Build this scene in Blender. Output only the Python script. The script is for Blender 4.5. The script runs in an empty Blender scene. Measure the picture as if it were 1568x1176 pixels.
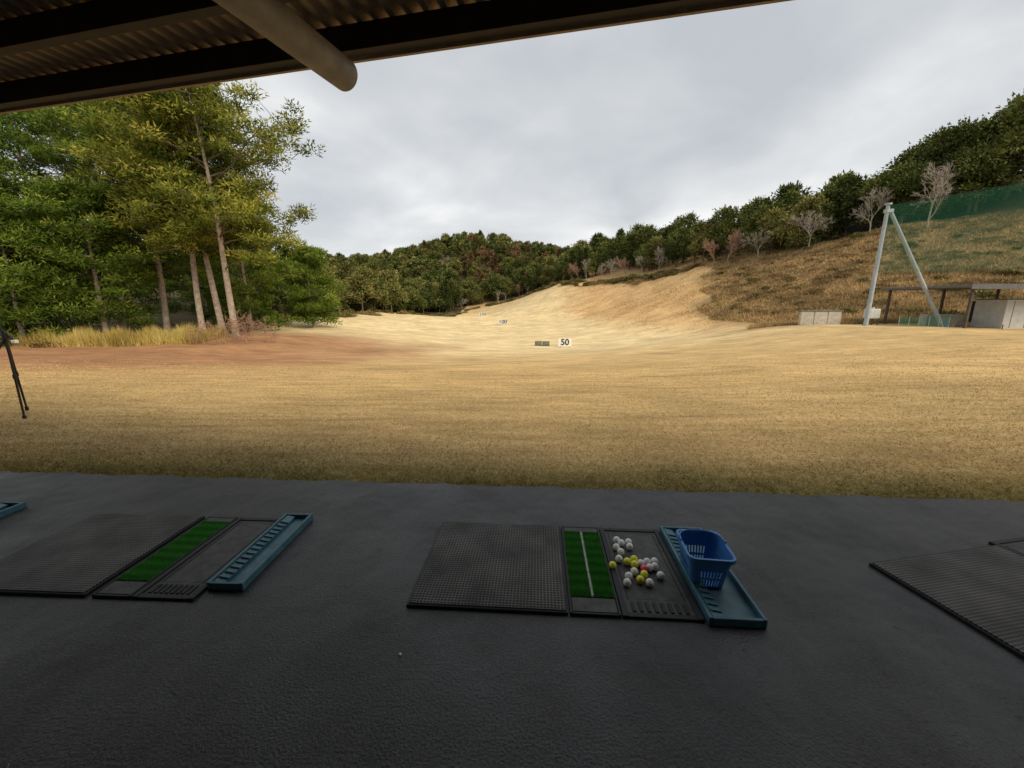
import bpy, bmesh, math, random
import numpy as np
from mathutils import Vector, Matrix
random.seed(7); rng=np.random.default_rng(7)
S=bpy.context.scene; COL=S.collection
try:
    S.view_settings.view_transform='Standard'; S.view_settings.look='None'; S.view_settings.exposure=0
except Exception: pass

# ------------------------------------------------------------------ materials
def mat(name,col=(.5,.5,.5),rough=.7,spec=.3,noise=None,bump=None,metal=0.0):
    m=bpy.data.materials.new(name); m.use_nodes=True; nt=m.node_tree; N=nt.nodes; L=nt.links
    b=N['Principled BSDF']; b.inputs['Base Color'].default_value=(*col,1); b.inputs['Roughness'].default_value=rough
    b.inputs['Specular IOR Level'].default_value=spec; b.inputs['Metallic'].default_value=metal
    tc=N.new('ShaderNodeTexCoord')
    if noise:
        n=N.new('ShaderNodeTexNoise'); n.inputs['Scale'].default_value=noise[0]; n.inputs['Detail'].default_value=4
        n.inputs['Roughness'].default_value=.65
        L.new(tc.outputs['Object'],n.inputs['Vector'])
        r=N.new('ShaderNodeMapRange'); r.inputs['From Min'].default_value=.3; r.inputs['From Max'].default_value=.7
        r.inputs['To Min'].default_value=1-noise[1]; r.inputs['To Max'].default_value=1+noise[1]
        L.new(n.outputs['Fac'],r.inputs['Value'])
        v=N.new('ShaderNodeVectorMath'); v.operation='SCALE'; v.inputs[0].default_value=col
        L.new(r.outputs['Result'],v.inputs['Scale']); L.new(v.outputs['Vector'],b.inputs['Base Color'])
    if bump:
        n=N.new('ShaderNodeTexNoise'); n.inputs['Scale'].default_value=bump[0]; n.inputs['Detail'].default_value=3
        L.new(tc.outputs['Object'],n.inputs['Vector'])
        bp=N.new('ShaderNodeBump'); bp.inputs['Strength'].default_value=bump[1]; bp.inputs['Distance'].default_value=bump[2]
        L.new(n.outputs['Fac'],bp.inputs['Height']); L.new(bp.outputs['Normal'],b.inputs['Normal'])
    return m

def leafmat(name,stops,hue=0.0,transl=.3):
    m=bpy.data.materials.new(name); m.use_nodes=True; nt=m.node_tree; N=nt.nodes; L=nt.links
    N.remove(N['Principled BSDF']); out=N['Material Output']
    a=N.new('ShaderNodeAttribute'); a.attribute_name='tint'
    src=a.outputs['Fac']
    if hue:
        oi=N.new('ShaderNodeObjectInfo')
        ad=N.new('ShaderNodeMath'); ad.operation='MULTIPLY_ADD'; ad.inputs[1].default_value=hue
        L.new(oi.outputs['Random'],ad.inputs[0]); L.new(a.outputs['Fac'],ad.inputs[2])
        sb=N.new('ShaderNodeMath'); sb.operation='SUBTRACT'; sb.inputs[1].default_value=hue*.5; L.new(ad.outputs[0],sb.inputs[0]);src=sb.outputs[0]
    cr=N.new('ShaderNodeValToRGB'); e=cr.color_ramp.elements
    e[0].position=stops[0][0]; e[0].color=(*stops[0][1],1); e[1].position=stops[-1][0]; e[1].color=(*stops[-1][1],1)
    for p,c in stops[1:-1]:
        x=e.new(p); x.color=(*c,1)
    L.new(src,cr.inputs['Fac'])
    d=N.new('ShaderNodeBsdfDiffuse');L.new(cr.outputs[0],d.inputs['Color'])
    if transl>0:
        t=N.new('ShaderNodeBsdfTranslucent'); mx=N.new('ShaderNodeMixShader'); mx.inputs[0].default_value=transl
        L.new(cr.outputs[0],t.inputs['Color'])
        L.new(d.outputs[0],mx.inputs[1]); L.new(t.outputs[0],mx.inputs[2]); L.new(mx.outputs[0],out.inputs['Surface'])
    else: L.new(d.outputs[0],out.inputs['Surface'])
    return m

M_bark_pine=mat('pine_bark',(.40,.33,.26),.9,.1,(3,.4),(8,.6,.05))
M_limb=mat('pine_limb',(.15,.12,.09),.9,.1)
M_bark=mat('bark',(.15,.12,.09),.9,.1,(3,.4))
M_bark_pale=mat('pale_bark',(.40,.35,.30),.9,.1)
M_bark_red=mat('red_twigs',(.38,.24,.17),.9,.1)
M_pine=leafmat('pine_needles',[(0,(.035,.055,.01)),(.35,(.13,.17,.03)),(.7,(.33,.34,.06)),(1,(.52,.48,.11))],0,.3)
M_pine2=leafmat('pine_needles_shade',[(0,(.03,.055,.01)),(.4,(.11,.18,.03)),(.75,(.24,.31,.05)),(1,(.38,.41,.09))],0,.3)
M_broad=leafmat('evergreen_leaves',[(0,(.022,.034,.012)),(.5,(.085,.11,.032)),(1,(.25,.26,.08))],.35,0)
M_olive=leafmat('olive_leaves',[(0,(.055,.06,.02)),(.5,(.17,.17,.055)),(1,(.34,.31,.11))],.4,0)
M_rust=leafmat('rust_leaves',[(0,(.07,.045,.024)),(.5,(.20,.12,.06)),(1,(.32,.21,.11))],.35,0)
M_scrub=leafmat('dry_scrub',[(0,(.10,.07,.035)),(.5,(.28,.20,.10)),(1,(.46,.34,.17))],.5,0)
M_straw=leafmat('straw',[(0,(.25,.18,.05)),(.5,(.58,.45,.14)),(1,(.76,.66,.27))],0,.3)
M_blade=leafmat('dry_blades',[(0,(.13,.14,.035)),(.25,(.28,.22,.07)),(.6,(.57,.395,.175)),(1,(.76,.58,.30))],0,0)
M_turfblade=leafmat('turf_fibres',[(0,(.03,.13,.025)),(.6,(.10,.40,.07)),(1,(.20,.55,.12))],0,.2)

# ------------------------------------------------------------------ mesh tools
class MB:
    def __init__(s): s.V=[];s.F=[];s.M=[];s.T=[];s.Sm=[];s.n=0
    def add(s,V,F,m=0,t=0.5,smooth=False):
        V=np.asarray(V,float).reshape(-1,3);F=np.asarray(F,int).reshape(-1,3)
        s.V.append(V);s.F.append(F+s.n);s.n+=len(V);s.M.append(np.full(len(F),m))
        s.T.append(np.broadcast_to(np.asarray(t,float),(len(V),)).copy());s.Sm.append(np.full(len(F),smooth))
    def mesh(s,name,mats):
        V=np.concatenate(s.V);F=np.concatenate(s.F);me=bpy.data.meshes.new(name)
        me.vertices.add(len(V));me.vertices.foreach_set('co',V.ravel())
        me.loops.add(F.size);me.loops.foreach_set('vertex_index',F.ravel())
        me.polygons.add(len(F));me.polygons.foreach_set('loop_start',np.arange(0,F.size,3))
        me.polygons.foreach_set('material_index',np.concatenate(s.M))
        a=me.attributes.new('tint','FLOAT','POINT');a.data.foreach_set('value',np.concatenate(s.T))
        for m in mats: me.materials.append(m)
        me.update(calc_edges=True)
        me.polygons.foreach_set('use_smooth',np.concatenate(s.Sm))
        return me
def obj(name,me,parent=None,loc=(0,0,0),rot=0,scale=1):
    o=bpy.data.objects.new(name,me);COL.objects.link(o);o.location=loc;o.rotation_euler=(0,0,rot)
    o.scale=(scale,)*3 if not isinstance(scale,tuple) else scale
    if parent: o.parent=parent
    return o
def empty(name,loc=(0,0,0),rot=0):
    o=bpy.data.objects.new(name,None);COL.objects.link(o);o.location=loc;o.rotation_euler=(0,0,rot);o.empty_display_size=.2;return o
def tube(P,R,sides=6):
    P=np.asarray(P,float);n=len(P);D=np.gradient(P,axis=0);D/=np.linalg.norm(D,axis=1)[:,None]+1e-9
    ref=np.where(np.abs(D[:,2:3])>.9,np.array([[1.,0,0]]),np.array([[0,0,1.]]))
    A=np.cross(D,ref);A/=np.linalg.norm(A,axis=1)[:,None]+1e-9;B=np.cross(D,A)
    a=np.linspace(0,2*math.pi,sides,endpoint=False)
    V=P[:,None]+np.asarray(R)[:,None,None]*(A[:,None]*np.cos(a)[None,:,None]+B[:,None]*np.sin(a)[None,:,None])
    F=[]
    for i in range(n-1):
        for j in range(sides):
            k=(j+1)%sides;p=i*sides+j;q=i*sides+k;F+= [(p,q,q+sides),(p,q+sides,p+sides)]
    return V.reshape(-1,3),F
def unit(v): return v/(np.linalg.norm(v,axis=-1,keepdims=True)+1e-9)
def leaves(mb,C,D,ln,wd,m,t):
    n=len(C);D=unit(D);s=unit(np.cross(D,rng.normal(size=(n,3))))
    ln=np.broadcast_to(ln,(n,))[:,None];wd=np.broadcast_to(wd,(n,))[:,None]
    V=np.stack([C-s*wd/2,C+s*wd/2,C+D*ln],1).reshape(-1,3)
    mb.add(V,np.arange(3*n).reshape(-1,3),m,np.repeat(np.broadcast_to(t,(n,)),3))
def box(name,c,s,m,parent=None,rot=(0,0,0),bevel=0.0):
    bm=bmesh.new();bmesh.ops.create_cube(bm,size=1);bmesh.ops.scale(bm,vec=s,verts=bm.verts)
    if bevel>0: bmesh.ops.bevel(bm,geom=bm.edges[:],offset=bevel,segments=2,affect='EDGES',profile=.6)
    me=bpy.data.meshes.new(name);bm.to_mesh(me);bm.free();me.materials.append(m)
    o=bpy.data.objects.new(name,me);COL.objects.link(o);o.location=c;o.rotation_euler=rot
    if parent:o.parent=parent
    return o
def pipe(name,a,b,r,m,parent=None,sides=24,r2=None):
    mb=MB();a=np.array(a,float);b=np.array(b,float)
    V,F=tube([a,a+(b-a)*.5,b],[r,(r+(r2 or r))/2,r2 or r],sides);mb.add(V,F,0,.5,True)
    for e,k in((a,0),(b,2)):
        ring=V[k*sides:(k+1)*sides];VV=np.vstack([ring,e]);FF=[(i,(i+1)%sides,sides) for i in range(sides)];mb.add(VV,FF,0,.5)
    return obj(name,mb.mesh(name,[m]),parent)

# ------------------------------------------------------------------ terrain
CP=np.array([(-30,3,0),(-10,3,0),(0,3,0),(10,3,0),(30,3,0),(-10,6,-.12),(0,6,-.18),(10,6,-.08),
(0,15,-1.0),(-15,15,-.85),(15,15,-.5),(0,30,-2.35),(-23,33,-1.1),(-18,27,-1.75),(-30,29,-1.6),(26,30,-.1),(40,32,0),(30,20,0),
(6.2,46,-3.5),(-2,91,-3.2),(-10,137,-2.65),(-12,165,.2),(-35,70,-.9),(-33,110,-1.1),(-38,35,-1.5),(-60,40,-1),(-80,80,3),(-100,150,8),
(22,50,-2.07),(17,90,-2.05),(23.7,33,-.2),(15,140,7.8),(38,110,9.7),(45.5,90,10.3),(28.4,105,4.1),(32.5,75,3.4),
(49.7,75,10.0),(54.3,62,11.2),(62,55,11.0),(40.3,48,2.7),(48.4,45,4.1),(70,75,16),(60,100,16),(45,130,15),(30,170,14),(80,60,19),(110,100,30),
(72,45,10),(60,35,3),(-28,262,40),(-76,260,27),(-109,260,24),(6.6,260,34),(27,260,30),(60,250,26),(-30,195,4),(-80,190,5),(5,190,6),
(-170,260,24),(130,220,30),(-28,330,30),(-100,350,24),(80,350,24),(0,600,20),(-400,400,20),(400,400,20),(-400,0,4),(400,0,12),(0,-300,0),(-300,-300,0),(300,-300,4),
(-900,900,10),(900,900,10),(-900,-900,0),(900,-900,0),(0,-20,0),(-30,-20,0),(30,-20,0)],float)
c2=16.
def phi(d2): return np.sqrt(d2+c2)
_A=phi(((CP[:,None,:2]-CP[None,:,:2])**2).sum(-1));n_=len(CP)
_M=np.zeros((n_+1,n_+1));_M[:n_,:n_]=_A;_M[:n_,n_]=1;_M[n_,:n_]=1
_W=np.linalg.solve(_M,np.append(CP[:,2],0))
def sst(a,b,x):
    t=np.clip((x-a)/(b-a),0,1);return t*t*(3-2*t)
def edge_s(X,Y): return Y-(3.25-.064*X)
def hz(X,Y):
    X=np.atleast_1d(np.asarray(X,float));Y=np.atleast_1d(np.asarray(Y,float));z=np.full(X.shape,_W[n_])
    for k in range(n_): z+=_W[k]*phi((X-CP[k,0])**2+(Y-CP[k,1])**2)
    s=edge_s(X,Y)
    und=.05*np.sin(X*.31+1.3*np.sin(Y*.13))*np.sin(Y*.27+.8)+.03*np.sin(X*.9+Y*.4)*np.sin(Y*.7-X*.2)
    hill=sst(2,9,z)*(.22*np.sin(X*.35+Y*.2)+.2*np.sin(Y*.5-X*.3)+.12*np.sin(X*1.1)*np.sin(Y*.9))
    bench=sst(50,70,Y)*(1-sst(160,175,Y))*.22*np.sin(Y*.42+X*.12+np.sin(X*.2))
    z=z+und*sst(3,12,s)+hill+bench
    return sst(0,3,s)*z+(-.05+.055*sst(-.02,.2,s))
def h1(x,y): return float(hz(x,y)[0])
ys=np.concatenate([np.linspace(-900,-20,10),np.linspace(-15,1.8,8),np.arange(2.0,9,.12),9*np.exp(np.linspace(.015,math.log(100),270))])
tt=np.linspace(-1,1,321);xs=900*np.sinh(6*tt)/math.sinh(6)
GX,GY=np.meshgrid(xs,ys);GZ=hz(GX.ravel(),GY.ravel())
X=GX.ravel();Y=GY.ravel()
def lerp(c,col,m): return c*(1-m[:,None])+np.array(col)[None]*m[:,None]
s=edge_s(X,Y);q=X/np.maximum(Y,1)
C=np.tile(np.array([.62,.43,.20]),(len(X),1))
C=lerp(C,(.84,.67,.38),sst(16,44,Y)*(1-sst(120,175,Y))*.85*(1-.6*sst(.45,1,np.abs(q))))  # paler mid-field grass, with the sun patch's glow painted into the colour
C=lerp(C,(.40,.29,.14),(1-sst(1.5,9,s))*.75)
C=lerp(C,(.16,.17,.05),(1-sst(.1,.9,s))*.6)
nz=np.sin(X*.45+Y*.2)*np.sin(Y*.33-X*.1)+.6*np.sin(X*1.3-Y*.7)*np.sin(Y*1.1+X*.3)
C=lerp(C,(.43,.225,.12),sst(-1,-16,X+nz*2.4)*sst(8,20,Y+nz*2.2)*(1-sst(34,50,Y))*.92)
C=lerp(C,(.68,.42,.19),sst(.10,.2,q)*sst(-2.9,-.6,GZ)*sst(34,50,Y)*.75)
brn=sst(.455,.50,q+nz*.012+.03*np.sin(GZ*1.3))*sst(-1.4,-.2,GZ)*sst(31,36,Y)
C=lerp(C,(.34,.235,.12),brn*.95)
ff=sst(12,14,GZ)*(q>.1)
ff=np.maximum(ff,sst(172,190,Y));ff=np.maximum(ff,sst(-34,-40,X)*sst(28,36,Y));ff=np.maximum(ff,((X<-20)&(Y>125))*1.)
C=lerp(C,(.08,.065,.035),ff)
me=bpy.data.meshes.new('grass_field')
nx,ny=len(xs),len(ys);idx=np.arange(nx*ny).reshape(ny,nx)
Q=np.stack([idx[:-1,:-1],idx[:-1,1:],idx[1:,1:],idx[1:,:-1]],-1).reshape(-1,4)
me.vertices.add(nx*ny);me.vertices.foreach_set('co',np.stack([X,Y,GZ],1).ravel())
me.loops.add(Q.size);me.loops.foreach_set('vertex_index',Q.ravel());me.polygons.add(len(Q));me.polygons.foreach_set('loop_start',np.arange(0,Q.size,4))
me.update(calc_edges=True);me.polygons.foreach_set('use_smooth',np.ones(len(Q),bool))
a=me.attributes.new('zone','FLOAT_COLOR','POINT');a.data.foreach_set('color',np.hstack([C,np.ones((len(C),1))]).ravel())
m=bpy.data.materials.new('dry_lawn');m.use_nodes=True;nt=m.node_tree;N=nt.nodes;L=nt.links;b=N['Principled BSDF']
b.inputs['Roughness'].default_value=.95;b.inputs['Specular IOR Level'].default_value=.05
at=N.new('ShaderNodeAttribute');at.attribute_name='zone';tc=N.new('ShaderNodeTexCoord')
def nz_node(scale,det,mp=(1,1,1),lo=.3,hi=.7,a0=.8,a1=1.2,rough=.65):
    mpn=N.new('ShaderNodeMapping');mpn.inputs['Scale'].default_value=mp;L.new(tc.outputs['Object'],mpn.inputs['Vector'])
    n=N.new('ShaderNodeTexNoise');n.inputs['Scale'].default_value=scale;n.inputs['Detail'].default_value=det;n.inputs['Roughness'].default_value=rough
    L.new(mpn.outputs[0],n.inputs['Vector']);r=N.new('ShaderNodeMapRange');r.inputs['From Min'].default_value=lo;r.inputs['From Max'].default_value=hi
    r.inputs['To Min'].default_value=a0;r.inputs['To Max'].default_value=a1;L.new(n.outputs['Fac'],r.inputs['Value']);return r.outputs[0],n.outputs['Fac']
f1,_=nz_node(.25,5,(1,1.6,1),a0=.76,a1=1.18)
f2,h2=nz_node(14,5,a0=.7,a1=1.25,rough=.8)
f3,_=nz_node(1.6,4,(.5,2.2,1),.35,.65,.80,1.14)
f4,_=nz_node(.9,4,(.3,2.6,1),.55,.72,1,.68)
p=f1
for f in (f2,f3,f4):
    mm=N.new('ShaderNodeMath');mm.operation='MULTIPLY';L.new(p,mm.inputs[0]);L.new(f,mm.inputs[1]);p=mm.outputs[0]
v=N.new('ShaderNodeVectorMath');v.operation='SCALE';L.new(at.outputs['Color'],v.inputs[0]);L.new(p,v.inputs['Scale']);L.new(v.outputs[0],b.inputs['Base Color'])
bp=N.new('ShaderNodeBump');bp.inputs['Strength'].default_value=.6;bp.inputs['Distance'].default_value=.04;L.new(h2,bp.inputs['Height']);L.new(bp.outputs[0],b.inputs['Normal'])
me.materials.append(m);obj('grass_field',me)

# grass blades close to the tee
mb=MB();n=200000
u=rng.random(n);sY=18*u**2.3;keep=rng.random(n)<(1-(sY/18)**1.5);sY=sY[keep];n=len(sY);sX=(rng.random(n)*2-1)*(5.5+1.35*sY)
gY=sY+3.25-.064*sX-.03+.02*np.sin(sX*9)+.015*np.sin(sX*23)
gz=hz(sX,gY);D=rng.normal(size=(n,3))*.7;D[:,2]=np.abs(D[:,2])*.5+.35
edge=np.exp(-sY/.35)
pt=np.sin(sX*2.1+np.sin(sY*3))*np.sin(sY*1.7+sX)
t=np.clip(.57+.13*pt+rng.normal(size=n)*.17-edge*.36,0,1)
leaves(mb,np.stack([sX,gY,np.maximum(gz,-5)],1),D,.02+.03*rng.random(n)+.045*edge*rng.random(n)**2,.004+.0012*sY,0,t)
obj('dry_grass',mb.mesh('dry_grass',[M_blade]))

# asphalt
m=bpy.data.materials.new('asphalt');m.use_nodes=True;nt=m.node_tree;N=nt.nodes;L=nt.links;b=N['Principled BSDF'];tc=N.new('ShaderNodeTexCoord')
f1,_=nz_node(1.1,4,a0=.6,a1=1.45);f2,h2=nz_node(85,2,a0=.4,a1=1.8);f3,h3=nz_node(9,4,lo=.35,hi=.65,a0=.7,a1=1.3)
p=f1
for f in(f2,f3):
    mm=N.new('ShaderNodeMath');mm.operation='MULTIPLY';L.new(p,mm.inputs[0]);L.new(f,mm.inputs[1]);p=mm.outputs[0]
v=N.new('ShaderNodeVectorMath');v.operation='SCALE';v.inputs[0].default_value=(.025,.0245,.0245);L.new(p,v.inputs['Scale']);L.new(v.outputs[0],b.inputs['Base Color'])
rr,_=nz_node(2.2,4,a0=.30,a1=.66);L.new(rr,b.inputs['Roughness']);b.inputs['Specular IOR Level'].default_value=.5
bp=N.new('ShaderNodeBump');bp.inputs['Strength'].default_value=.7;bp.inputs['Distance'].default_value=.007;L.new(h2,bp.inputs['Height'])
bp2=N.new('ShaderNodeBump');bp2.inputs['Strength'].default_value=.25;bp2.inputs['Distance'].default_value=.015;L.new(h3,bp2.inputs['Height']);L.new(bp.outputs[0],bp2.inputs['Normal']);L.new(bp2.outputs[0],b.inputs['Normal'])
bm=bmesh.new();prev=None
for i in range(1201):
    x=-30+i*.05;e=3.25-.064*x+.012*math.sin(x*7)+.01*math.sin(x*19+1)+.012*(random.random()-.5)
    c=(bm.verts.new((x,-8,0)),bm.verts.new((x,e,0)),bm.verts.new((x,e+.01,-.04)))
    if prev:
        bm.faces.new((prev[0],c[0],c[1],prev[1]));bm.faces.new((prev[1],c[1],c[2],prev[2]))
    prev=c
me=bpy.data.meshes.new('asphalt_path');bm.to_mesh(me);bm.free();me.materials.append(m);obj('asphalt_path',me)
mb=MB()
n=420;P=np.stack([rng.uniform(-4,4,n),3.2-2.3*rng.random(n)**1.3,np.full(n,.003)],1);D=rng.normal(size=(n,3));D[:,2]=.1
leaves(mb,P,D,.012+.035*rng.random(n)**3,.003,0,rng.random(n)*.8);obj('leaf_litter',mb.mesh('leaf_litter',[M_scrub]))

# ------------------------------------------------------------------ hitting stations
def gridmat(name,col,per,strength=1.0):
    m=bpy.data.materials.new(name);m.use_nodes=True;nt=m.node_tree;N=nt.nodes;L=nt.links;b=N['Principled BSDF'];b.inputs['Roughness'].default_value=.5
    b.inputs['Specular IOR Level'].default_value=.4
    tc=N.new('ShaderNodeTexCoord');sp=N.new('ShaderNodeSeparateXYZ');L.new(tc.outputs['Object'],sp.inputs[0]);o=[]
    for k in(0,1):
        a=N.new('ShaderNodeMath');a.operation='MULTIPLY';a.inputs[1].default_value=2*math.pi/per;L.new(sp.outputs[k],a.inputs[0])
        s=N.new('ShaderNodeMath');s.operation='SINE';L.new(a.outputs[0],s.inputs[0]);o.append(s.outputs[0])
    mn=N.new('ShaderNodeMath');mn.operation='MAXIMUM';L.new(o[0],mn.inputs[0]);L.new(o[1],mn.inputs[1])
    r=N.new('ShaderNodeMapRange');r.inputs['From Min'].default_value=-.2;r.inputs['From Max'].default_value=1;r.inputs['To Min'].default_value=.15;r.inputs['To Max'].default_value=1.8
    L.new(mn.outputs[0],r.inputs['Value'])
    n=N.new('ShaderNodeTexNoise');n.inputs['Scale'].default_value=4;n.inputs['Detail'].default_value=4;L.new(tc.outputs['Object'],n.inputs['Vector'])
    r2=N.new('ShaderNodeMapRange');r2.inputs['From Min'].default_value=.35;r2.inputs['From Max'].default_value=.65;r2.inputs['To Min'].default_value=.25;r2.inputs['To Max'].default_value=.75;L.new(n.outputs['Fac'],r2.inputs['Value'])
    mm=N.new('ShaderNodeMath');mm.operation='MULTIPLY';L.new(r.outputs[0],mm.inputs[0]);L.new(r2.outputs[0],mm.inputs[1])
    v=N.new('ShaderNodeVectorMath');v.operation='SCALE';v.inputs[0].default_value=tuple(2*c for c in col);L.new(mm.outputs[0],v.inputs['Scale']);L.new(v.outputs[0],b.inputs['Base Color'])
    bp=N.new('ShaderNodeBump');bp.inputs['Strength'].default_value=strength;bp.inputs['Distance'].default_value=.004;L.new(mn.outputs[0],bp.inputs['Height']);L.new(bp.outputs[0],b.inputs['Normal'])
    return m
M_mat=gridmat('rubber_mat',(.060,.057,.054),.0185)
M_rub=mat('black_rubber',(.015,.015,.016),.6,.35,(30,.35),(60,.4,.003))
M_rub2=mat('worn_rubber',(.058,.058,.054),.6,.35,(14,.5),(60,.5,.003))
M_turf=mat('artificial_turf',(.06,.25,.045),.9,.1,(120,.6))
M_white=mat('white_paint',(.78,.78,.76),.5,.3,(12,.06))
M_teal=mat('teal_plastic',(.05,.14,.18),.45,.45,(9,.35),(25,.2,.003))
M_blue=mat('blue_plastic',(.05,.20,.48),.4,.45,(7,.08))
M_ballw=mat('ball_white',(.82,.82,.78),.35,.5,(25,.08),(120,.3,.0015))
M_bally=mat('ball_yellow',(.82,.80,.06),.35,.5,(25,.08),(120,.3,.0015))
M_ballp=mat('ball_pink',(.85,.10,.20),.35,.5,(25,.08),(120,.3,.0015))

def turf_strip(p,a0,a1,b0,b1,z,line=True):
    box('turf_base',((a0+a1)/2,(b0+b1)/2,z-.004),(a1-a0,b1-b0,.008),M_turf,p)
    mb=MB();n=int(50000*(a1-a0)*(b1-b0)/.15);P=np.stack([rng.uniform(a0,a1,n),rng.uniform(b0,b1,n),np.full(n,z)],1)
    D=rng.normal(size=(n,3))*.5;D[:,2]=1;c=(a0+a1)/2
    wl=np.abs(P[:,0]-c)<.006 if line else np.zeros(n,bool)
    st=.5+.14*np.sin(P[:,1]*75)+rng.normal(size=n)*.2
    leaves(mb,P[~wl],D[~wl],.010,.004,0,np.clip(st[~wl],0,1));
    if wl.any(): leaves(mb,P[wl],D[wl],.010,.006,1,.5)
    obj('turf_fibres',mb.mesh('turf_fibres',[M_turfblade,M_white]),p)
    if line: box('centre_line',(c,(b0+b1)/2,z+.004),(.011,b1-b0-.01,.003),M_white,p)
def frame(p,nm,a0,a1,b0,b1,w,h,m):
    box(nm+'_left',(a0+w/2,(b0+b1)/2,h/2),(w,b1-b0,h),m,p,bevel=.003);box(nm+'_right',(a1-w/2,(b0+b1)/2,h/2),(w,b1-b0,h),m,p,bevel=.003)
    box(nm+'_near',((a0+a1)/2,b0+w/2,h/2-.0015),(a1-a0-2*w,w,h-.003),m,p,bevel=.003);box(nm+'_far',((a0+a1)/2,b1-w/2,h/2-.0015),(a1-a0-2*w,w,h-.003),m,p,bevel=.003)
def ball_tray(origin,ang,w,d,off=(0,0)):
    p=empty('ball_tray',origin,ang)
    x0,y0=off
    box('floor',(x0+w/2,y0+d/2,.006),(w-.01,d-.01,.012),M_teal,p)
    t=.018;h=.05
    for nm,c,sz in(('side_left',(x0+t/2,y0+d/2,h/2),(t,d,h)),('side_right',(x0+w-t/2,y0+d/2,h/2),(t,d,h)),
                   ('side_near',(x0+w/2,y0+t/2,h/2-.002),(w-2*t,t,h-.004)),('side_far',(x0+w/2,y0+d-t/2,h/2-.002),(w-2*t,t,h-.004))):
        box(nm,c,sz,M_teal,p,bevel=.006)
    box('shelf',(x0+t+.035,y0+d/2,.026),(.06,d-2*t-.004,.022),M_teal,p,(0,.18,0),bevel=.004)
    k=int((d-.1)/.045)
    for i in range(k): box('rib_%d'%i,(x0+t+.04,y0+.06+i*.045,.040),(.055,.012,.012),M_teal,p,(0,.18,0),bevel=.003)
    return p
def station(origin,ang,mat_w=.865,mat_d=.825,ta=(.875,1.14),pa=(1.147,1.56),dy=0,line=True):
    e=empty('hitting_mat',origin,ang)
    box('mat_rim',(mat_w/2,mat_d/2,.009),(mat_w,mat_d,.018),M_rub,e,bevel=.004)
    box('mat_surface',(mat_w/2,mat_d/2,.0205),(mat_w-.024,mat_d-.024,.006),M_mat,e)
    e2=empty('turf_tee_mat',origin,ang)
    a0,a1=ta;b0=.0+dy;b1=.82+dy
    box('base',((a0+a1)/2,(b0+b1)/2,.004),(a1-a0-.004,b1-b0-.004,.008),M_rub,e2)
    frame(e2,'frame',a0,a1,b0,b1,.012,.02,M_rub)
    box('end_pad_near',((a0+a1)/2,b0+.065,.012),(a1-a0-.03,.10,.012),M_rub2,e2,bevel=.003)
    box('end_pad_far',((a0+a1)/2,b1-.042,.012),(a1-a0-.03,.05,.012),M_rub2,e2,bevel=.003)
    turf_strip(e2,a0+.014,a1-.014,b0+.125,b1-.072,.016,line)
    e3=empty('rubber_ball_pad',origin,ang)
    a0,a1=pa
    box('base',((a0+a1)/2,(b0+b1)/2,.004),(a1-a0-.004,b1-b0-.004,.008),M_rub2,e3)
    frame(e3,'frame',a0,a1,b0,b1,.03,.018,M_rub)
    frame(e3,'inset',a0+.05,a1-.05,b0+.13,b1-.05,.008,.011,M_rub)
    for i in range(8): box('slot_%d'%i,(a0+.05+(a1-a0-.1)*(i+.5)/8,b0+.075,.011),(.018,.07,.007),M_rub,e3,bevel=.002)
    return e
A0=-.066
station((-.569,1.822,0),A0)
ball_tray((-.569,1.822,0),A0,.285,.84,off=(1.57,-.02))
station((-3.237,1.935,0),-.047,ta=(.905,1.13),pa=(1.137,1.49),line=False)
ball_tray((-3.237,1.935,0),-.03,.21,.76,off=(1.50,.06))
ball_tray((-4.12,2.14,0),-.03,.21,.75)
ang=.18;c,s_=math.cos(ang),math.sin(ang)
fl=Vector((2.227,2.17));o=fl-Vector((-s_,c))*.95
station((o.x,o.y,0),ang,mat_w=1.03,mat_d=.95,ta=(1.46,1.72),pa=(1.037,1.452),dy=.17)

balls=[(.709,2.39,0),(.731,2.355,0),(.783,2.365,0),(.686,2.31,0),(.775,2.315,0),(.702,2.26,0),(.672,2.19,0),(.716,2.163,1),(.765,2.185,1),(.616,2.127,1),
(.795,2.145,0),(.838,2.16,0),(.885,2.163,0),(.87,2.115,0),(.80,2.095,2),(.731,2.07,0),(.783,2.045,1),(.745,2.0,1),(.686,2.03,0),(.662,1.975,0),(.79,1.975,0),(.876,2.035,0),(.752,2.135,1),(.835,2.105,0)]
bp_=empty('golf_balls')
bm=bmesh.new();bmesh.ops.create_icosphere(bm,subdivisions=4,radius=.0225)
meshes=[]
for mm in(M_ballw,M_bally,M_ballp):
    me=bpy.data.meshes.new('golf_ball');bm.to_mesh(me);me.materials.append(mm);me.polygons.foreach_set('use_smooth',[True]*len(me.polygons));meshes.append(me)
bm.free()
for i,(x,y,k) in enumerate(balls):
    on_turf = x<.565+.066*(y-1.82)
    obj('ball_%d'%i,meshes[k],bp_,(x,y,.0225+(.024 if on_turf else .0085)))
obj('ball_stub',meshes[0],bp_,(-.52,1.53,.004),0,.28)

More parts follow.
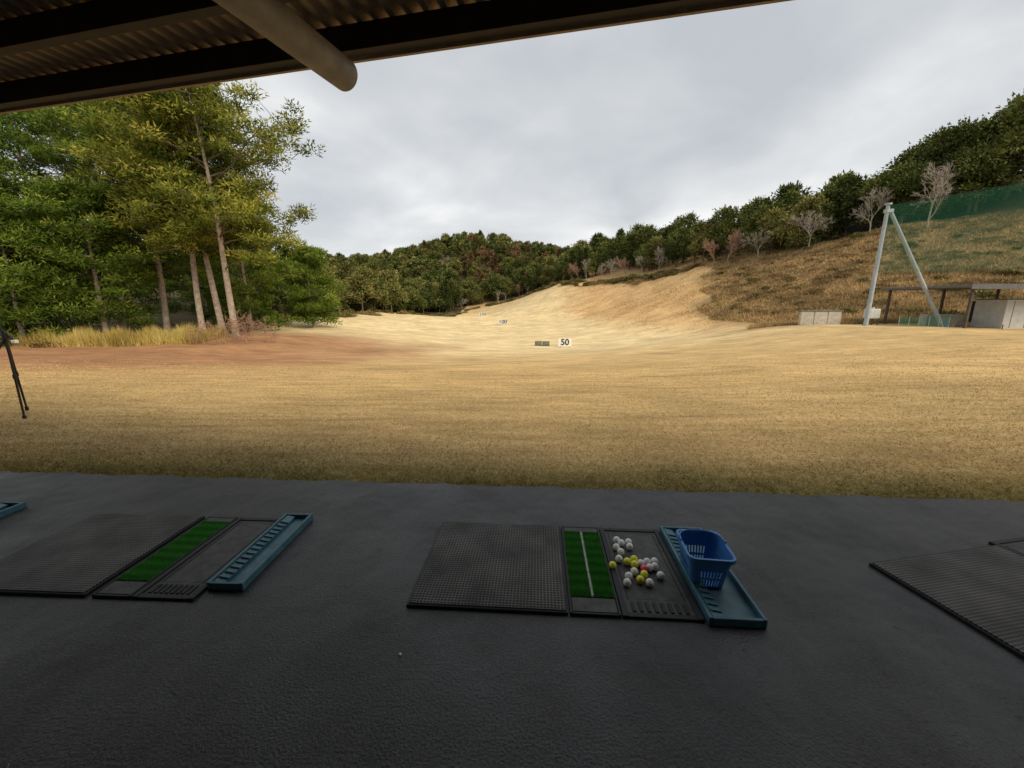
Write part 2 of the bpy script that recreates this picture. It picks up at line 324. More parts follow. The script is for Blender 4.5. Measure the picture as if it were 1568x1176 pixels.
def basket():
    e=empty('ball_basket',(1.125,2.055,.016),-.12)
    H=.205;rows=14;W0,D0,W1,D1=.18,.21,.235,.275
    def ring(w,d,r,z,n=16):
        pts=[]
        for cx,cy,a0 in((w/2-r,d/2-r,0),(-w/2+r,d/2-r,90),(-w/2+r,-d/2+r,180),(w/2-r,-d/2+r,270)):
            for k in range(5):
                a=math.radians(a0+k*22.5);pts.append((cx+r*math.cos(a),cy+r*math.sin(a)))
        out=[]
        for i in range(len(pts)):
            p=pts[i];q=pts[(i+1)%len(pts)]
            out.append(p)
            if i%5==4:
                for k in range(1,n): out.append((p[0]+(q[0]-p[0])*k/n,p[1]+(q[1]-p[1])*k/n))
        return [(x,y,z) for x,y in out]
    bm=bmesh.new();R=[]
    for i in range(rows+1):
        t=i/rows;R.append([bm.verts.new(p) for p in ring(W0+(W1-W0)*t,D0+(D1-D0)*t,.035,H*t)])
    n=len(R[0])
    for i in range(rows):
        for j in range(n):
            k=j%20
            slot=(k>=5 and (k-5)%2==1 and k<19) and (i in(1,2,3) or i in(5,6,7))
            if slot: continue
            bm.faces.new((R[i][j],R[i][(j+1)%n],R[i+1][(j+1)%n],R[i+1][j]))
    bm.faces.new(R[0][::-1])
    top=R[-1];o1=[bm.verts.new(p) for p in ring(W1+.022,D1+.022,.045,H+.001)];o2=[bm.verts.new(p) for p in ring(W1+.024,D1+.024,.045,H-.02)]
    for j in range(n):
        k=(j+1)%n;bm.faces.new((top[j],top[k],o1[k],o1[j]));bm.faces.new((o1[j],o1[k],o2[k],o2[j]))
    me=bpy.data.meshes.new('basket_body');bm.to_mesh(me);bm.free();me.materials.append(M_blue)
    o=obj('basket_body',me,e);sm=o.modifiers.new('s','SOLIDIFY');sm.thickness=.0035;sm.offset=0
    P=[]
    for i in range(13):
        a=math.pi*i/12;P.append((.124*math.cos(a),.02+.12*math.sin(a)**.6 if 0<i<12 else .02,H+.008))
    mb=MB();V,F=tube(P,[.005]*13,8);mb.add(V,F,0,.5,True);obj('handle',mb.mesh('handle',[M_blue]),e)
basket()

# ------------------------------------------------------------------ shelter roof
M_steel=mat('dark_steel',(.055,.048,.043),.6,.25,(6,.3))
M_sheet=mat('roof_sheet',(.60,.46,.33),.6,.3,(5,.2))
M_galv=mat('grey_pipe',(.40,.365,.33),.5,.4,(5,.3),(18,.15,.004))
M_rim=mat('tan_trim',(.60,.45,.30),.6,.3,(8,.2))
M_wall=mat('dark_wall',(.05,.047,.043),.8,.2,(3,.2))
RA=math.atan2(-.214,.977)
E=empty('shelter_roof',(0,0,0),RA)
bm=bmesh.new();prev=None;x=-13.
prof=[(0,0),(.035,0),(.05,.03),(.085,.03),(.10,0)]
cols=[]
while x<13:
    for dx,dz in prof[:-1]: cols.append((x+dx,3.15+dz))
    x+=.10
for cx,cz in cols:
    c=(bm.verts.new((cx,-6,cz)),bm.verts.new((cx,2.43,cz)))
    if prev: bm.faces.new((prev[0],c[0],c[1],prev[1]))
    prev=c
me=bpy.data.meshes.new('corrugated_sheet');bm.to_mesh(me);bm.free();me.materials.append(M_sheet);o=obj('corrugated_sheet',me,E)
sm=o.modifiers.new('s','SOLIDIFY');sm.thickness=.003;sm.offset=1
for i,nn in enumerate((2.34,1.90,1.45,.95,.4,-.2,-.9,-1.7,-2.6,-3.6,-4.8)):
    box('purlin_%d'%i,(0,nn,3.078),(26,.045,.136),M_steel,E)
    box('purlin_flange_%d'%i,(0,nn-.03,3.006),(26,.03,.008),M_steel,E)
box('edge_trim',(0,2.392,3.02),(26,.02,.045),M_rim,E)
for i,xx in enumerate((-12,-8.5,-5,4,7.5,11)):
    pipe('rafter_%d'%i,(xx,2.30,2.905),(xx,-5.5,2.905),.08,M_galv,E)
    pipe('post_%d'%i,(xx,-3.2,0),(xx,-3.2,2.82),.08,M_galv,E)
d=np.array([.214,.977,.07]);pe=np.array([-.937,2.5,2.855])
pw=pipe('roof_pipe',pe,pe-d*5.5,.08,M_galv,None,32);pw.parent=E;pw.matrix_parent_inverse=Matrix.Rotation(-RA,4,'Z')
box('back_wall',(0,-6.1,1.6),(26,.12,3.2),M_wall,E)

# ------------------------------------------------------------------ trees
def pine(name,x,y,H,R,cs=.35,lean=(0,0),seed=0,nl=44,mt=0,leaf=1.12,cl=8,per=72,r0=.32,crs=1.08,wob=.3,low=0):
    st=np.random.default_rng(seed);mb=MB();z0=h1(x,y)-.2;nl=int(nl*1.15)
    k=14;t=np.linspace(0,1,k);w=st.normal(size=4)*wob
    P=np.stack([lean[0]*t+w[0]*np.sin(t*5+w[1])*t,lean[1]*t+w[2]*np.sin(t*4+w[3])*t,H*t],1)
    R_=r0*(1-t)**.8*.95+.03;R_[0]*=1.25
    V,F=tube(P,R_,10);mb.add(V,F,0,.5,True)
    cen=[]
    for i in range(nl+low):
        tt=cs+(1-cs)*((i+.5)/nl)**.9;tt=min(.985,tt)
        az=i*2.399+st.normal()*.4
        if i>=nl: tt=cs-.10+.06*(i-nl)+.04*st.random();az=(-.9,.5,-.2,1.1)[(i-nl)%4]+.3*st.normal()
        p0=np.array([np.interp(tt,t,P[:,j]) for j in range(3)])
        u_=max(0,(tt-cs)/(1-cs))
        prof=(.6+1.0*u_)if u_<.4 else (1-(u_-.4)/.6)**.6*.85+.18
        Ln=R*prof*(.6+.55*st.random());up=.15+.5*u_+st.normal()*.14
        if i>=nl: Ln=R*(.55+.45*st.random());up=.25+.25*st.normal()
        dr=np.array([math.cos(az),math.sin(az),0])
        m_=6;s=np.linspace(0,1,m_);bend=st.normal()*.25;sd=np.array([-dr[1],dr[0],0]);wv=st.normal()*.10
        Q=p0+dr*(Ln*s)[:,None]+np.array([0,0,1])*(Ln*(up*s-.18*s*s+wv*np.sin(s*6)*s))[:,None]+sd*(Ln*bend*s*s)[:,None]
        V,F=tube(Q,(.015+.014*Ln)*(1-s*.85)*(1-.4*u_),4);mb.add(V,F,2,.5,True)
        for c in range(cl):
            a=(.3 if i<nl else .5)+.72*st.random()**.8;a=min(a,1.05);q=np.array([np.interp(a,s,Q[:,j]) for j in range(3)])
            off=sd*st.normal()*.24*Ln*(.5+.5*a)*(1 if i<nl else .6)+np.array([0,0,st.normal()*.07*Ln+.15])
            cc=q+off;cen.append(cc)
            if c%3==0:
                V,F=tube([q,(q+cc)/2+[0,0,.05],cc],[.03,.02,.01],3);mb.add(V,F,2,.5)
    cen=np.array(cen);nc=len(cen);cr=(.5+.6*st.random(nc))*crs
    ct=np.clip(.46+st.normal(size=nc)*.18,0,1)
    I=np.repeat(np.arange(nc),per);o_=unit(st.normal(size=(len(I),3)))*(st.random(len(I))**.4)[:,None]*cr[I][:,None]
    o_[:,2]*=.55
    D=o_*.8+st.normal(size=o_.shape)*.35;D[:,2]+=.2
    tn=np.clip(ct[I]+.28*o_[:,2]/(cr[I]*.55)+st.normal(size=len(I))*.12,0,1)  # shading painted into needle tint: pad tops lighter, undersides darker
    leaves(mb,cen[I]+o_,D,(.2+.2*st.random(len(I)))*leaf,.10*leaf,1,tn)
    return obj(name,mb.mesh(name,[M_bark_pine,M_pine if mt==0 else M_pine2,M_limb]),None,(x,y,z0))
pine('pine_tree',-23.1,33,18.9,7.2,.39,(-.9,0),11,46,0,cl=8,r0=.25,wob=.45,low=4)
pine('pine_tree',-25.6,35,17.5,5.8,.40,(-2.4,1),12,38,0,r0=.26)
pine('pine_tree',-27.0,34.5,19,5.6,.38,(-1.2,1),13,40,0,r0=.24)
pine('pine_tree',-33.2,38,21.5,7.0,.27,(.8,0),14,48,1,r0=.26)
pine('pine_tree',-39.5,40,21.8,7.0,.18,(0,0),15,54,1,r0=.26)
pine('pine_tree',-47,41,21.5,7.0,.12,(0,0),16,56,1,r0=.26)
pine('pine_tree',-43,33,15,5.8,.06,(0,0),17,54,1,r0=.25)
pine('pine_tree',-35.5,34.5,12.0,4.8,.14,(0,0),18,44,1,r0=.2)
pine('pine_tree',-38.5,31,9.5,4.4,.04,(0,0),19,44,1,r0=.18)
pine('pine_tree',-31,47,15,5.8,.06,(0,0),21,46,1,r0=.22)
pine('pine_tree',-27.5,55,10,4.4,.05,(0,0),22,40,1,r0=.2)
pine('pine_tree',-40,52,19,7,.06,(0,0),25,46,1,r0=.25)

def broad_mesh(name,H,R,seed,mleaf,n=3000,ls=.7,lobes=9,tall=.75,bark=None):
    st=np.random.default_rng(seed);mb=MB()
    P=np.array([[0,0,-.5],[.1,.1,H*.25],[st.normal()*.3,st.normal()*.3,H*.55],[st.normal()*.4,0,H*.85]])
    V,F=tube(P,[R*.06,R*.05,R*.04,.03],6);mb.add(V,F,0,.5,True)
    LC=[];LR=[]
    for i in range(lobes):
        az=i*2.399+st.random();h=.26+.6*(i/lobes)+st.normal()*.04;rr=R*.66*(1-max(0,h-.5)*1.2)*(.6+.5*st.random())
        LC.append([rr*math.cos(az),rr*math.sin(az),H*h]);LR.append(R*(.32+.22*st.random()))
    LC.append([0,0,H*.84]);LR.append(R*.40);LC.append([0,0,H*.5]);LR.append(R*.5)
    LC=np.array(LC);LR=np.array(LR);LT=st.normal(size=len(LC))*.10
    for c in LC[:-1:2]:
        V,F=tube([[0,0,H*.22],c*[.5,.5,.75],c],[R*.035,R*.02,.03],3);mb.add(V,F,0,.5)
    per=20;nc=n//per;k=st.choice(len(LC),nc,p=LR**2/(LR**2).sum())
    d=unit(st.normal(size=(nc,3)));d[:,2]=np.where(d[:,2]<-.35,-d[:,2],d[:,2])
    cc=LC[k]+d*(LR[k]*(.75+.35*st.random(nc)))[:,None]*np.array([1,1,tall])
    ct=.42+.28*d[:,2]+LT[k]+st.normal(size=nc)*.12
    I=np.repeat(np.arange(nc),per);o_=st.normal(size=(len(I),3))*R*.09
    D=o_+d[I]*R*.1+st.normal(size=o_.shape)*.25
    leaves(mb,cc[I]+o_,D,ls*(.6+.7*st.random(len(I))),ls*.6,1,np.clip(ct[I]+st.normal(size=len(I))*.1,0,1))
    return mb.mesh(name,[bark or M_bark,mleaf])
def conifer_mesh(name,H,R,seed,mleaf,n=2000,ls=.75):
    st=np.random.default_rng(seed);mb=MB();V,F=tube([[0,0,-.5],[0,0,H*.5],[0,0,H*.98]],[.2,.13,.03],5);mb.add(V,F,0,.5,True)
    per=16;nc=n//per;h=.08+.9*st.random(nc)**.8;az=st.random(nc)*6.283;lay=(h*14)%1
    rr=R*(1-h)**.75*(.55+.5*st.random(nc))*(1.05-.3*lay)
    cc=np.stack([rr*np.cos(az),rr*np.sin(az),H*h-rr*.25],1);ct=.45+st.normal(size=nc)*.15
    I=np.repeat(np.arange(nc),per);o_=st.normal(size=(len(I),3))*[.35,.35,.28]
    D=o_+.6*np.stack([np.cos(az),np.sin(az),-.2+0*az],1)[I]
    leaves(mb,cc[I]+o_,D,ls*(.6+.6*st.random(len(I))),ls*.45,1,np.clip(ct[I]+st.normal(size=len(I))*.1,0,1))
    return mb.mesh(name,[M_bark,mleaf])
def bare_mesh(name,H,seed,bark,depth=5,spread=.55,thick=1.0):
    st=np.random.default_rng(seed);mb=MB()
    def br(p,d,L,r,k):
        q=p+d*L*.5+st.normal(size=3)*L*.05;e=p+d*L
        r=max(r,.014*thick)
        V,F=tube([p,q,e],[r,r*.85,r*.7],5 if k>2 else 3);mb.add(V,F,0,.5,True)
        if k==0:return
        for i in range(3 if k>1 else 4):
            nd=unit(d+st.normal(size=3)*spread+np.array([0,0,.15]));br(e if i<2 else q,nd,L*(.62+.2*st.random()),r*.58,k-1)
    br(np.array([0,0,-.2]),np.array([0,0,1.]),H*.24,H*.011*thick,depth)
    return mb.mesh(name,[bark])
BR=[broad_mesh('broadleaf_a',10.5,4.4,1,M_broad,n=3400,ls=.6),broad_mesh('broadleaf_b',9,4.0,2,M_broad,n=3400,ls=.6,lobes=7),broad_mesh('broadleaf_c',11,4.6,3,M_broad,lobes=12,n=4200,ls=.6),
    broad_mesh('broadleaf_d',9.5,4.2,4,M_olive,n=3400,ls=.6),broad_mesh('broadleaf_e',11.5,3.6,5,M_olive,n=3400,ls=.6,lobes=10)]
BIG=[broad_mesh('big_a',14,5.6,91,M_broad,n=9000,ls=.5,lobes=14),broad_mesh('big_b',12,5.2,92,M_broad,n=8000,ls=.5,lobes=11),broad_mesh('big_c',13,5,93,M_olive,n=8000,ls=.5,lobes=12)]
FR=[broad_mesh('far_a',9,4.4,41,M_broad,n=1000,ls=1.1,lobes=6),broad_mesh('far_b',9.5,4.2,42,M_olive,n=1000,ls=1.1,lobes=7),broad_mesh('far_c',8,4.4,43,M_broad,n=1000,ls=1.1,lobes=5)]
CF=[conifer_mesh('cedar_a',12,2.8,6,M_broad,1000,1.1),conifer_mesh('cedar_b',11,2.8,7,M_rust,1000,1.1),conifer_mesh('cedar_c',12,2.6,8,M_broad,3000,.6)]
RB=[broad_mesh('rusty_a',9,3.6,8,M_rust,n=1300,ls=1.0)]
BA=[bare_mesh('bare_a',8,31,M_bark_pale,6,.45,1.1),bare_mesh('bare_b',7.5,32,M_bark_red,6,.42,1.3),bare_mesh('bare_c',9,33,M_bark_pale,6,.45,1.1),bare_mesh('bare_d',8,34,M_bark_pale,4,.5,2.2)]
def strip(parent,poly,side,o0,o1,dens,pick,sc=(.8,1.2),sink=.3):
    poly=[np.array(p,float) for p in poly];cnt=0
    for a,b in zip(poly[:-1],poly[1:]):
        L_=np.linalg.norm(b-a);nrm=np.array([(b-a)[1],-(b-a)[0]])/L_*side;n=max(1,int(L_*(o1-o0)*dens))
        for i in range(n):
            p=a+(b-a)*random.random()+nrm*(o0+(o1-o0)*random.random());me=random.choice(pick)
            s=random.uniform(*sc);obj('tree_%d'%cnt,me,parent,(p[0],p[1],h1(*p)-sink),random.random()*6.28,(s,s,s*random.uniform(.9,1.12)));cnt+=1
F1=empty('hillside_forest')
r1=[(15,143),(38,113),(47,92),(52,77),(57,65)]
strip(F1,r1,-1,0,7,.06,BR[:3]+BR[:3]+[BR[3],BR[4],CF[2]],(.6,.98));strip(F1,r1,-1,7,24,.022,BR[:3]+[BR[3]],(.75,1.1))
r2=[(57,65),(66,58),(82,50),(100,42)]
strip(F1,r2,-1,0,7,.055,BIG[:2]+BIG[:2]+[BIG[2],BR[1]],(.62,.95));strip(F1,r2,-1,7,22,.026,BIG[:2],(.85,1.1))
F2=empty('valley_forest')
val=[(15,143),(6,172),(-12,180),(-27,152),(-35,118),(-39,90),(-40,66)]
strip(F2,val,1,0,10,.05,BR+BR+[CF[2],RB[0],BA[3]],(.7,1.15));strip(F2,val,1,10,34,.018,BR+[CF[0]],(.9,1.25))
F3=empty('distant_forest')
cnt=0
for yy in np.arange(190,290,5.4):
    for xx in np.arange(-170,70,5.4):
        px=xx+random.uniform(-2.5,2.5);py=yy+random.uniform(-2.5,2.5)
        if px<-.62*py or px>.25*py: continue
        rus=math.exp(-((px+2)/22)**2-((py-212)/26)**2)
        k=random.random()
        me=random.choice([CF[1],RB[0],CF[1]]) if k<rus*.75 else (random.choice([CF[0],BA[3],RB[0],BA[3]]) if k>.8 else random.choice(FR))
        s=random.uniform(.5,.95);obj('tree_%d'%cnt,me,F3,(px,py,h1(px,py)-.5),random.random()*6.28,s);cnt+=1
def place(name,me,x,y,s=1.0,r=None):
    return obj(name,me,None,(x,y,h1(x,y)-.1),random.random()*6 if r is None else r,s)
for x,y,k,s in((45.5,86,1,1.3),(44,89,1,1.0),(20,137,1,1.1),(17.5,139,1,.95),(24,131,2,1.0),(28,127,0,1.0),(33,118,1,1.1),(30,122,2,.9),(36,113,0,.9),(60,60,2,1.3),(52,72,0,1.2),(56,65,2,1.0),(66,52,0,1.2),(39,108,2,1.0),(22,134,1,.9),(48,80,0,1.0),(3,168,1,1.0),(-20,160,0,.9),(-6,172,3,1)):
    place('bare_tree',BA[k],x,y,s)
SC=[]
for i in range(4):
    st=np.random.default_rng(50+i);mb=MB();n=300;d=unit(st.normal(size=(n,3)));d[:,2]=np.abs(d[:,2]);r=st.random(n)**.5
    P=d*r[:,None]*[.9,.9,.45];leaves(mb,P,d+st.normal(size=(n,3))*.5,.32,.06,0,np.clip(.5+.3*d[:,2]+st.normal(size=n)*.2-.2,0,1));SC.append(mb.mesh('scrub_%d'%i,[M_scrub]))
for i in range(2):
    st=np.random.default_rng(60+i);mb=MB();n=300;d=unit(st.normal(size=(n,3)));d[:,2]=np.abs(d[:,2]);r=st.random(n)**.5
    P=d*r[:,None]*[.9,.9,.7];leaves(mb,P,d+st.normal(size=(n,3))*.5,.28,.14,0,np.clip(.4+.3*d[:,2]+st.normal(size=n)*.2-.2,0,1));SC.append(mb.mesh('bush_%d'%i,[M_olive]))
F4=empty('hillside_scrub');cnt=0
while cnt<750:
    y=random.uniform(34,105);x=y*random.uniform(.50,1.35)
    if x>95: continue
    z=h1(x,y)
    if z<.3 or z>14: continue
    s=random.uniform(.4,1.2);obj('scrub_%d'%cnt,random.choice(SC[:4]*4+SC[4:]),F4,(x,y,z-.1),random.random()*6.28,(s,s,s*random.uniform(.5,1)));cnt+=1
M_dead=leafmat('dead_grass',[(0,(.17,.13,.06)),(.35,(.36,.25,.12)),(.7,(.58,.40,.19)),(1,(.72,.54,.28))],0,0)
mb=MB();n=200000;y=34+75*rng.random(n)**1.2;x=y*(.45+.95*rng.random(n));z=hz(x,y);k=(z>-.6)&(z<14)&(x<100)&(x/y+.02*np.sin(z*2)>.485)
x,y,z=x[k],y[k],z[k];n=len(x);D=rng.normal(size=(n,3))*.5;D[:,2]=.8
pt=.5+.28*np.sin(x*.6+np.sin(y*.4)*2)*np.sin(y*.5+x*.2)+rng.normal(size=n)*.2
leaves(mb,np.stack([x,y,z-.03],1),D,.22+.4*rng.random(n),.035+.0012*y,0,np.clip(pt*.82,0,1))
n=150000;y=46+104*rng.random(n);x=y*(.02+.50*rng.random(n));z=hz(x,y);pt=np.sin(x*.5+2*np.sin(y*.21))*np.sin(y*.37-x*.3)
qq=x/y;k=(rng.random(n)<(.40+.45*pt)*sst(.04,.22,qq)*sst(-2.4,.2,z)*sst(46,60,y));x,y,z,pt=x[k],y[k],z[k],pt[k];n=len(x);D=rng.normal(size=(n,3))*.5;D[:,2]=.7
leaves(mb,np.stack([x,y,z-.02],1),D,.12+.18*rng.random(n),.03+.0010*y,0,np.clip(.76-.14*pt+rng.normal(size=n)*.14,0,1))
obj('rough_grass',mb.mesh('rough_grass',[M_dead]))
F5=empty('forest_edge_scrub');
for (a,b,n) in(((-36,62),(-35,112),50),((-34,112),(-13,166),50),((-10,170),(14,142),60),((14,142),(45,92),150),((-30,36),(-37,62),50),((-48,33),(-34,31),26)):
    for i in range(n):
        t=random.random();x=a[0]+(b[0]-a[0])*t+random.uniform(-2,2);y=a[1]+(b[1]-a[1])*t+random.uniform(-2,2);s=random.uniform(.7,1.8)
        obj('scrub',random.choice(SC),F5,(x,y,h1(x,y)-.1),random.random()*6.28,s)
mb=MB();n=15000;x=-23.5-14.5*rng.random(n);y=29.3+(rng.random(n))*3.6-.03*(x+30)
ht=(.7+.9*rng.random(n))*(.75+.35*np.sin(x*1.3)*np.sin(y*2+x))
D=rng.normal(size=(n,3))*.22;D[:,2]=1
leaves(mb,np.stack([x,y,hz(x,y)-.05],1),D,ht,.06,0,np.clip(.5+.2*np.sin(x*.9)+rng.normal(size=n)*.2,0,1))
obj('tall_grass',mb.mesh('tall_grass',[M_straw]))
SH=bare_mesh('bare_shrub_mesh',4,71,M_bark_red,5,.8,.9)
for x,y,s in((-20.3,30,.95),(-21.5,29.4,.9),(-19.4,31,.85),(-36,46,.9),(-31.5,55,1.1),(-22.8,29,.8),(-21,31,1.05)): place('bare_shrub',SH,x,y,s)

# ------------------------------------------------------------------ signs and range furniture
M_black=mat('black_paint',(.02,.02,.02),.5,.3,(10,.1))
def sign(txt,x,y,w,h):
    z=h1(x,y);e=empty('yardage_sign',(x,y,z))
    box('board',(0,0,.12+h/2),(w,.06,h),M_white,e,bevel=.01)
    box('leg_1',(-w*.35,.05,.2),(.06,.06,.5),M_black,e);box('leg_2',(w*.35,.05,.2),(.06,.06,.5),M_black,e)
    cu=bpy.data.curves.new('numerals','FONT');cu.body=txt;cu.size=h*1.05;cu.align_x='CENTER';cu.align_y='CENTER';cu.extrude=.01;cu.offset=.02;cu.materials.append(M_black)
    o=bpy.data.objects.new('numerals',cu);COL.objects.link(o);o.parent=e;o.location=(0,-.045,.12+h/2);o.rotation_euler=(math.pi/2,0,0)
sign('50',6.2,46,1.55,.95);sign('100',-2.1,91,1.9,1.2);sign('150',-10.1,137,2.2,1.4)
M_gm=mat('grey_green_metal',(.16,.17,.14),.7,.2,(4,.3))
e=empty('target_box',(3.75,49,h1(3.75,49)),.05)
box('panel_1',(-.45,0,.3),(.86,.3,.55),M_gm,e,bevel=.02);box('panel_2',(.5,.03,.3),(.86,.3,.5),M_gm,e,bevel=.02);box('base',(0,.02,.03),(1.9,.5,.06),M_black,e)

M_pole=mat('pale_steel_pole',(.36,.42,.47),.5,.3,(2,.15));M_bluep=mat('blue_band',(.05,.16,.4),.5,.3,(5,.1))
zb=h1(26.8,30)
e=empty('net_pole')
pipe('post',(26.8,30,zb-.2),(26.9,30,8.5),.15,M_pole,e,16,.11)
pipe('brace',(33.0,30.2,h1(33,30.2)-.2),(27.1,30.05,8.2),.14,M_pole,e,16,.11)
pipe('brace_foot',(33.03,30.2,h1(33,30.2)-.15),(32.78,30.2,h1(33,30.2)+.35),.17,M_bluep,e,16)
pipe('cap',(26.9,30,8.5),(26.9,30,8.62),.2,M_pole,e,16)
box('clamp',(27.0,30,8.1),(.5,.3,.25),M_pole,e,bevel=.03)
e=empty('net_pole');pipe('post',(30.5,12,-.2),(30.5,12,8.5),.17,M_pole,e,16,.13);pipe('brace',(36,12,-.2),(30.8,12,8.2),.16,M_pole,e,16,.13)
m=bpy.data.materials.new('green_net');m.use_nodes=True;nt=m.node_tree;N=nt.nodes;L=nt.links;b=N['Principled BSDF'];b.inputs['Base Color'].default_value=(.04,.24,.14,1);b.inputs['Roughness'].default_value=.8
b.inputs['Alpha'].default_value=.26
M_net=m
mb=MB();V=[];F=[];nn=24;mm_=10
for i in range(nn+1):
    t=i/nn;x=26.9+3.6*t;y=30-18*t
    for j in range(mm_+1):
        s=j/mm_;V.append((x+.1*math.sin(s*3.14)*math.sin(t*9),y,8.45-.35*math.sin(t*math.pi)-(4.6)*s))
for i in range(nn):
    for j in range(mm_):
        p=i*(mm_+1)+j;q=p+mm_+1;F+=[(p,q,q+1),(p,q+1,p+1)]
mb.add(V,F,0,.5,True);obj('green_net',mb.mesh('green_net',[M_net]))
e=empty('net_cable');P=[(26.9+3.6*t,30-18*t,8.47-.35*math.sin(t*math.pi)) for t in np.linspace(0,1,20)];mb=MB();V,F=tube(P,[.02]*20,5);mb.add(V,F);obj('cable',mb.mesh('cable',[M_black]),e)

M_conc=mat('concrete_block',(.46,.43,.38),.85,.2,(5,.25));M_roofg=mat('grey_roof',(.13,.13,.14),.6,.3,(4,.2));M_cab=mat('cabinet_white',(.52,.54,.54),.5,.3,(3,.14));M_dk=mat('dark_interior',(.10,.085,.07),.8,.1,(3,.2))
zg=h1(36,30);e=empty('roofed_shed',(31.1,28,zg))
box('roof',(8.5,2.6,3.05),(17,6.6,.18),M_roofg,e,(0,-.01,0),bevel=.03);box('fascia',(8.5,-.72,2.92),(17,.06,.34),M_roofg,e)
for i,x in enumerate((.5,5,9.5,14)): box('post_f%d'%i,(x,-.4,1.4),(.14,.14,3.1),M_dk,e);box('post_b%d'%i,(x,5.6,1.4),(.14,.14,3.1),M_dk,e)
box('back_wall',(12,5.7,1.0),(9,.1,2.0),M_dk,e);box('bench',(3.5,4,.5),(3,.6,.9),M_conc,e,bevel=.03);box('crate',(2,2.5,.4),(1.2,.8,.8),M_gm,e,bevel=.03)
e=empty('white_storage_shed',(35.9,29.0,zg-.05))
box('body',(2.2,1.0,1.05),(4.4,2.0,2.1),M_cab,e,bevel=.02);box('lid',(2.2,1.0,2.14),(4.5,2.1,.07),M_roofg,e,bevel=.01)
for i in range(4): box('door_seam_%d'%i,(.05+1.08*i+.5,-.004,1.05),(.03,.02,1.95),M_roofg,e)
box('plinth',(2.2,1,-.05),(4.5,2.1,.12),M_conc,e)
zc=h1(25.5,33);e=empty('concrete_bin',(23.9,33,zc))
for i in range(3): box('block_%d'%i,(.55+1.13*i,0,.5),(1.08,.25,1.1),M_conc,e,bevel=.03)
box('cap',(1.7,.0,1.1),(3.5,.34,.1),M_gm,e,bevel=.02);box('side',(3.35,1.0,.5),(.25,1.7,1.0),M_conc,e,bevel=.03)
zc=h1(28.3,31);e=empty('water_tank',(27.9,31,zc))
box('tank',(.4,.3,.9),(.85,.6,.75),M_cab,e,bevel=.08);pipe('neck',(.4,.3,1.25),(.4,.3,1.4),.12,M_cab,e)
for i,(a_,b_) in enumerate(((.05,.05),(.75,.05),(.05,.55),(.75,.55))): box('leg_%d'%i,(a_,b_,.27),(.06,.06,.56),M_dk,e)
e=empty('mesh_fence',(28.9,29.6,zg))
for i in range(6): pipe('fence_post_%d'%i,(i*.75,0,-.1),(i*.75,0,.85),.02,M_pole,e,8)
mb=MB();mb.add([(0,0,.05),(3.75,0,.05),(3.75,0,.85),(0,0,.85)],[(0,1,2),(0,2,3)]);obj('fence_net',mb.mesh('fence_net',[M_net]),e)
e=empty('rope_rail',(34,27.4,0))
for i in range(7): x=i*1.6;z=h1(34+x,27.4);pipe('stake_%d'%i,(x,0,z-.1),(x,0,z+.35),.03,M_dk,e,8)

e=empty('tripod_stand',(-7.26,5.6,h1(-7.26,5.6)))
ap=np.array([-.02,.05,1.2])
for i,ft in enumerate(((.02,0,0),(-.55,.5,0),(-.5,-.4,0))):
    pipe('leg_%d'%i,ft,ap,.012,M_black,e,8,.016);f_=np.array(ft,float);pipe('foot_%d'%i,f_,f_+(ap-f_)*.04,.022,M_black,e,8);pipe('clamp_%d'%i,f_+(ap-f_)*.5,f_+(ap-f_)*.55,.022,M_black,e,8)
pipe('mast',ap-[0,0,.35],ap+[-.04,0,.28],.014,M_black,e,8);pipe('collar',ap-[0,0,.03],ap+[0,0,.07],.035,M_black,e,12)
pipe('arm',ap+[-.03,0,.12],ap+[.11,0,-.04],.012,M_black,e,8);box('clip',tuple(ap+[.12,0,-.06]),(.07,.05,.05),M_white,e,bevel=.012)

# ------------------------------------------------------------------ light + sky
to_sun=Vector((.62,-.62,0)).normalized();el=math.radians(38)
to_sun=Vector((to_sun.x*math.cos(el),to_sun.y*math.cos(el),math.sin(el)))
sl=bpy.data.lights.new('sun','SUN');sl.energy=2.9;sl.angle=math.radians(30);sl.color=(1,.85,.62)
so=bpy.data.objects.new('sun',sl);COL.objects.link(so);so.rotation_euler=(-to_sun).to_track_quat('-Z','Y').to_euler();so.location=(20,-20,30)
W=bpy.data.worlds.new('World');S.world=W;W.use_nodes=True;nt=W.node_tree;N=nt.nodes;L=nt.links;bg=N['Background'];bg.inputs['Strength'].default_value=.1
sky=N.new('ShaderNodeTexSky');sky.sky_type='NISHITA';sky.sun_disc=False;sky.sun_elevation=el;sky.sun_rotation=math.atan2(to_sun.x,to_sun.y)
tc=N.new('ShaderNodeTexCoord');sp=N.new('ShaderNodeSeparateXYZ');L.new(tc.outputs['Generated'],sp.inputs[0])
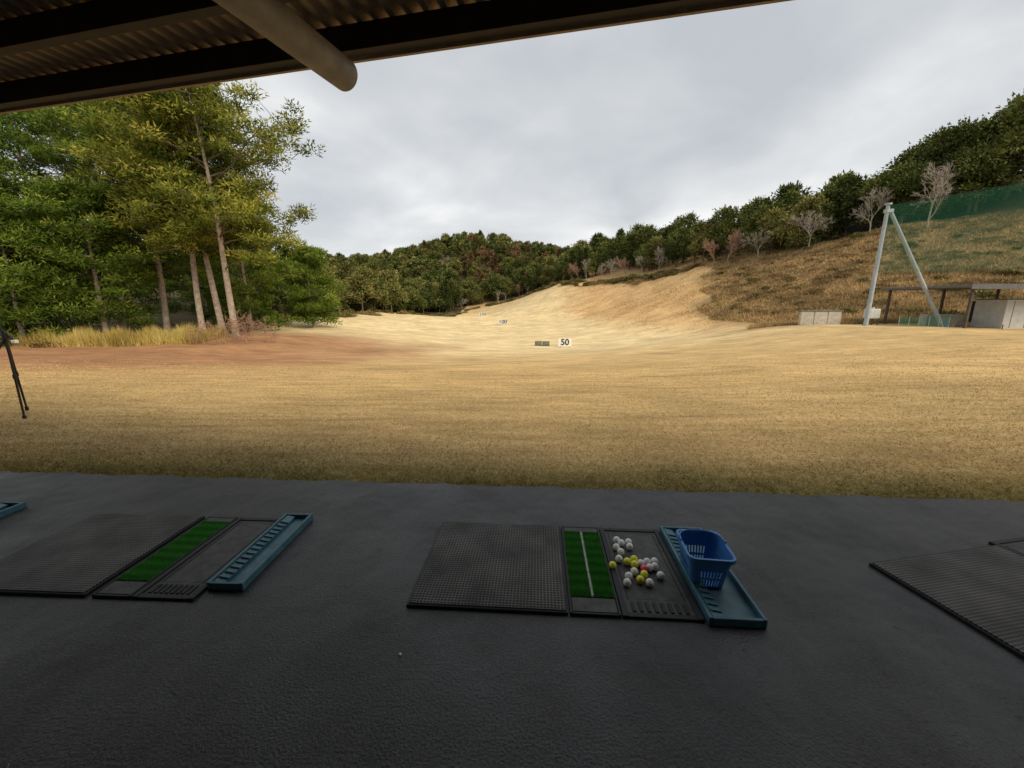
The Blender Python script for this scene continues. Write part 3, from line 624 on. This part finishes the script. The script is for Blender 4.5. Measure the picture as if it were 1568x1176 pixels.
mx=N.new('ShaderNodeMath');mx.operation='MAXIMUM';mx.inputs[1].default_value=0;L.new(sp.outputs[2],mx.inputs[0])
ad=N.new('ShaderNodeMath');ad.operation='ADD';ad.inputs[1].default_value=.34;L.new(mx.outputs[0],ad.inputs[0])
dv=N.new('ShaderNodeVectorMath');dv.operation='DIVIDE';L.new(tc.outputs['Generated'],dv.inputs[0])
cb=N.new('ShaderNodeCombineXYZ');L.new(ad.outputs[0],cb.inputs[0]);L.new(ad.outputs[0],cb.inputs[1]);cb.inputs[2].default_value=1;L.new(cb.outputs[0],dv.inputs[1])
mp=N.new('ShaderNodeMapping');mp.inputs['Rotation'].default_value=(0,0,.5);mp.inputs['Scale'].default_value=(1,1.15,.6);mp.inputs['Location'].default_value=(3.2,1.1,0);L.new(dv.outputs[0],mp.inputs[0])
n1=N.new('ShaderNodeTexNoise');n1.inputs['Scale'].default_value=1.7;n1.inputs['Detail'].default_value=5;n1.inputs['Roughness'].default_value=.46;n1.inputs['Distortion'].default_value=.25;L.new(mp.outputs[0],n1.inputs['Vector'])
cr=N.new('ShaderNodeValToRGB');e=cr.color_ramp.elements;e[0].position=.32;e[0].color=(.58,.61,.65,1);e[1].position=.70;e[1].color=(1.0,1.0,.99,1)
x=e.new(.45);x.color=(.68,.705,.73,1);x=e.new(.56);x.color=(.80,.82,.83,1);L.new(n1.outputs['Fac'],cr.inputs[0])
sc=N.new('ShaderNodeVectorMath');sc.operation='SCALE';sc.inputs['Scale'].default_value=9.8;L.new(cr.outputs[0],sc.inputs[0])
mi=N.new('ShaderNodeMixRGB');mi.inputs[0].default_value=.94;L.new(sky.outputs[0],mi.inputs[1]);L.new(sc.outputs[0],mi.inputs[2]);L.new(mi.outputs[0],bg.inputs[0])

# ------------------------------------------------------------------ camera
cd=bpy.data.cameras.new('camera');cd.sensor_width=36;cd.lens=600/1568*36;cd.clip_start=.05;cd.clip_end=4000
co=bpy.data.objects.new('camera',cd);COL.objects.link(co);co.location=(0,0,1.6);co.rotation_euler=(math.radians(90-11.6),0,0);S.camera=co
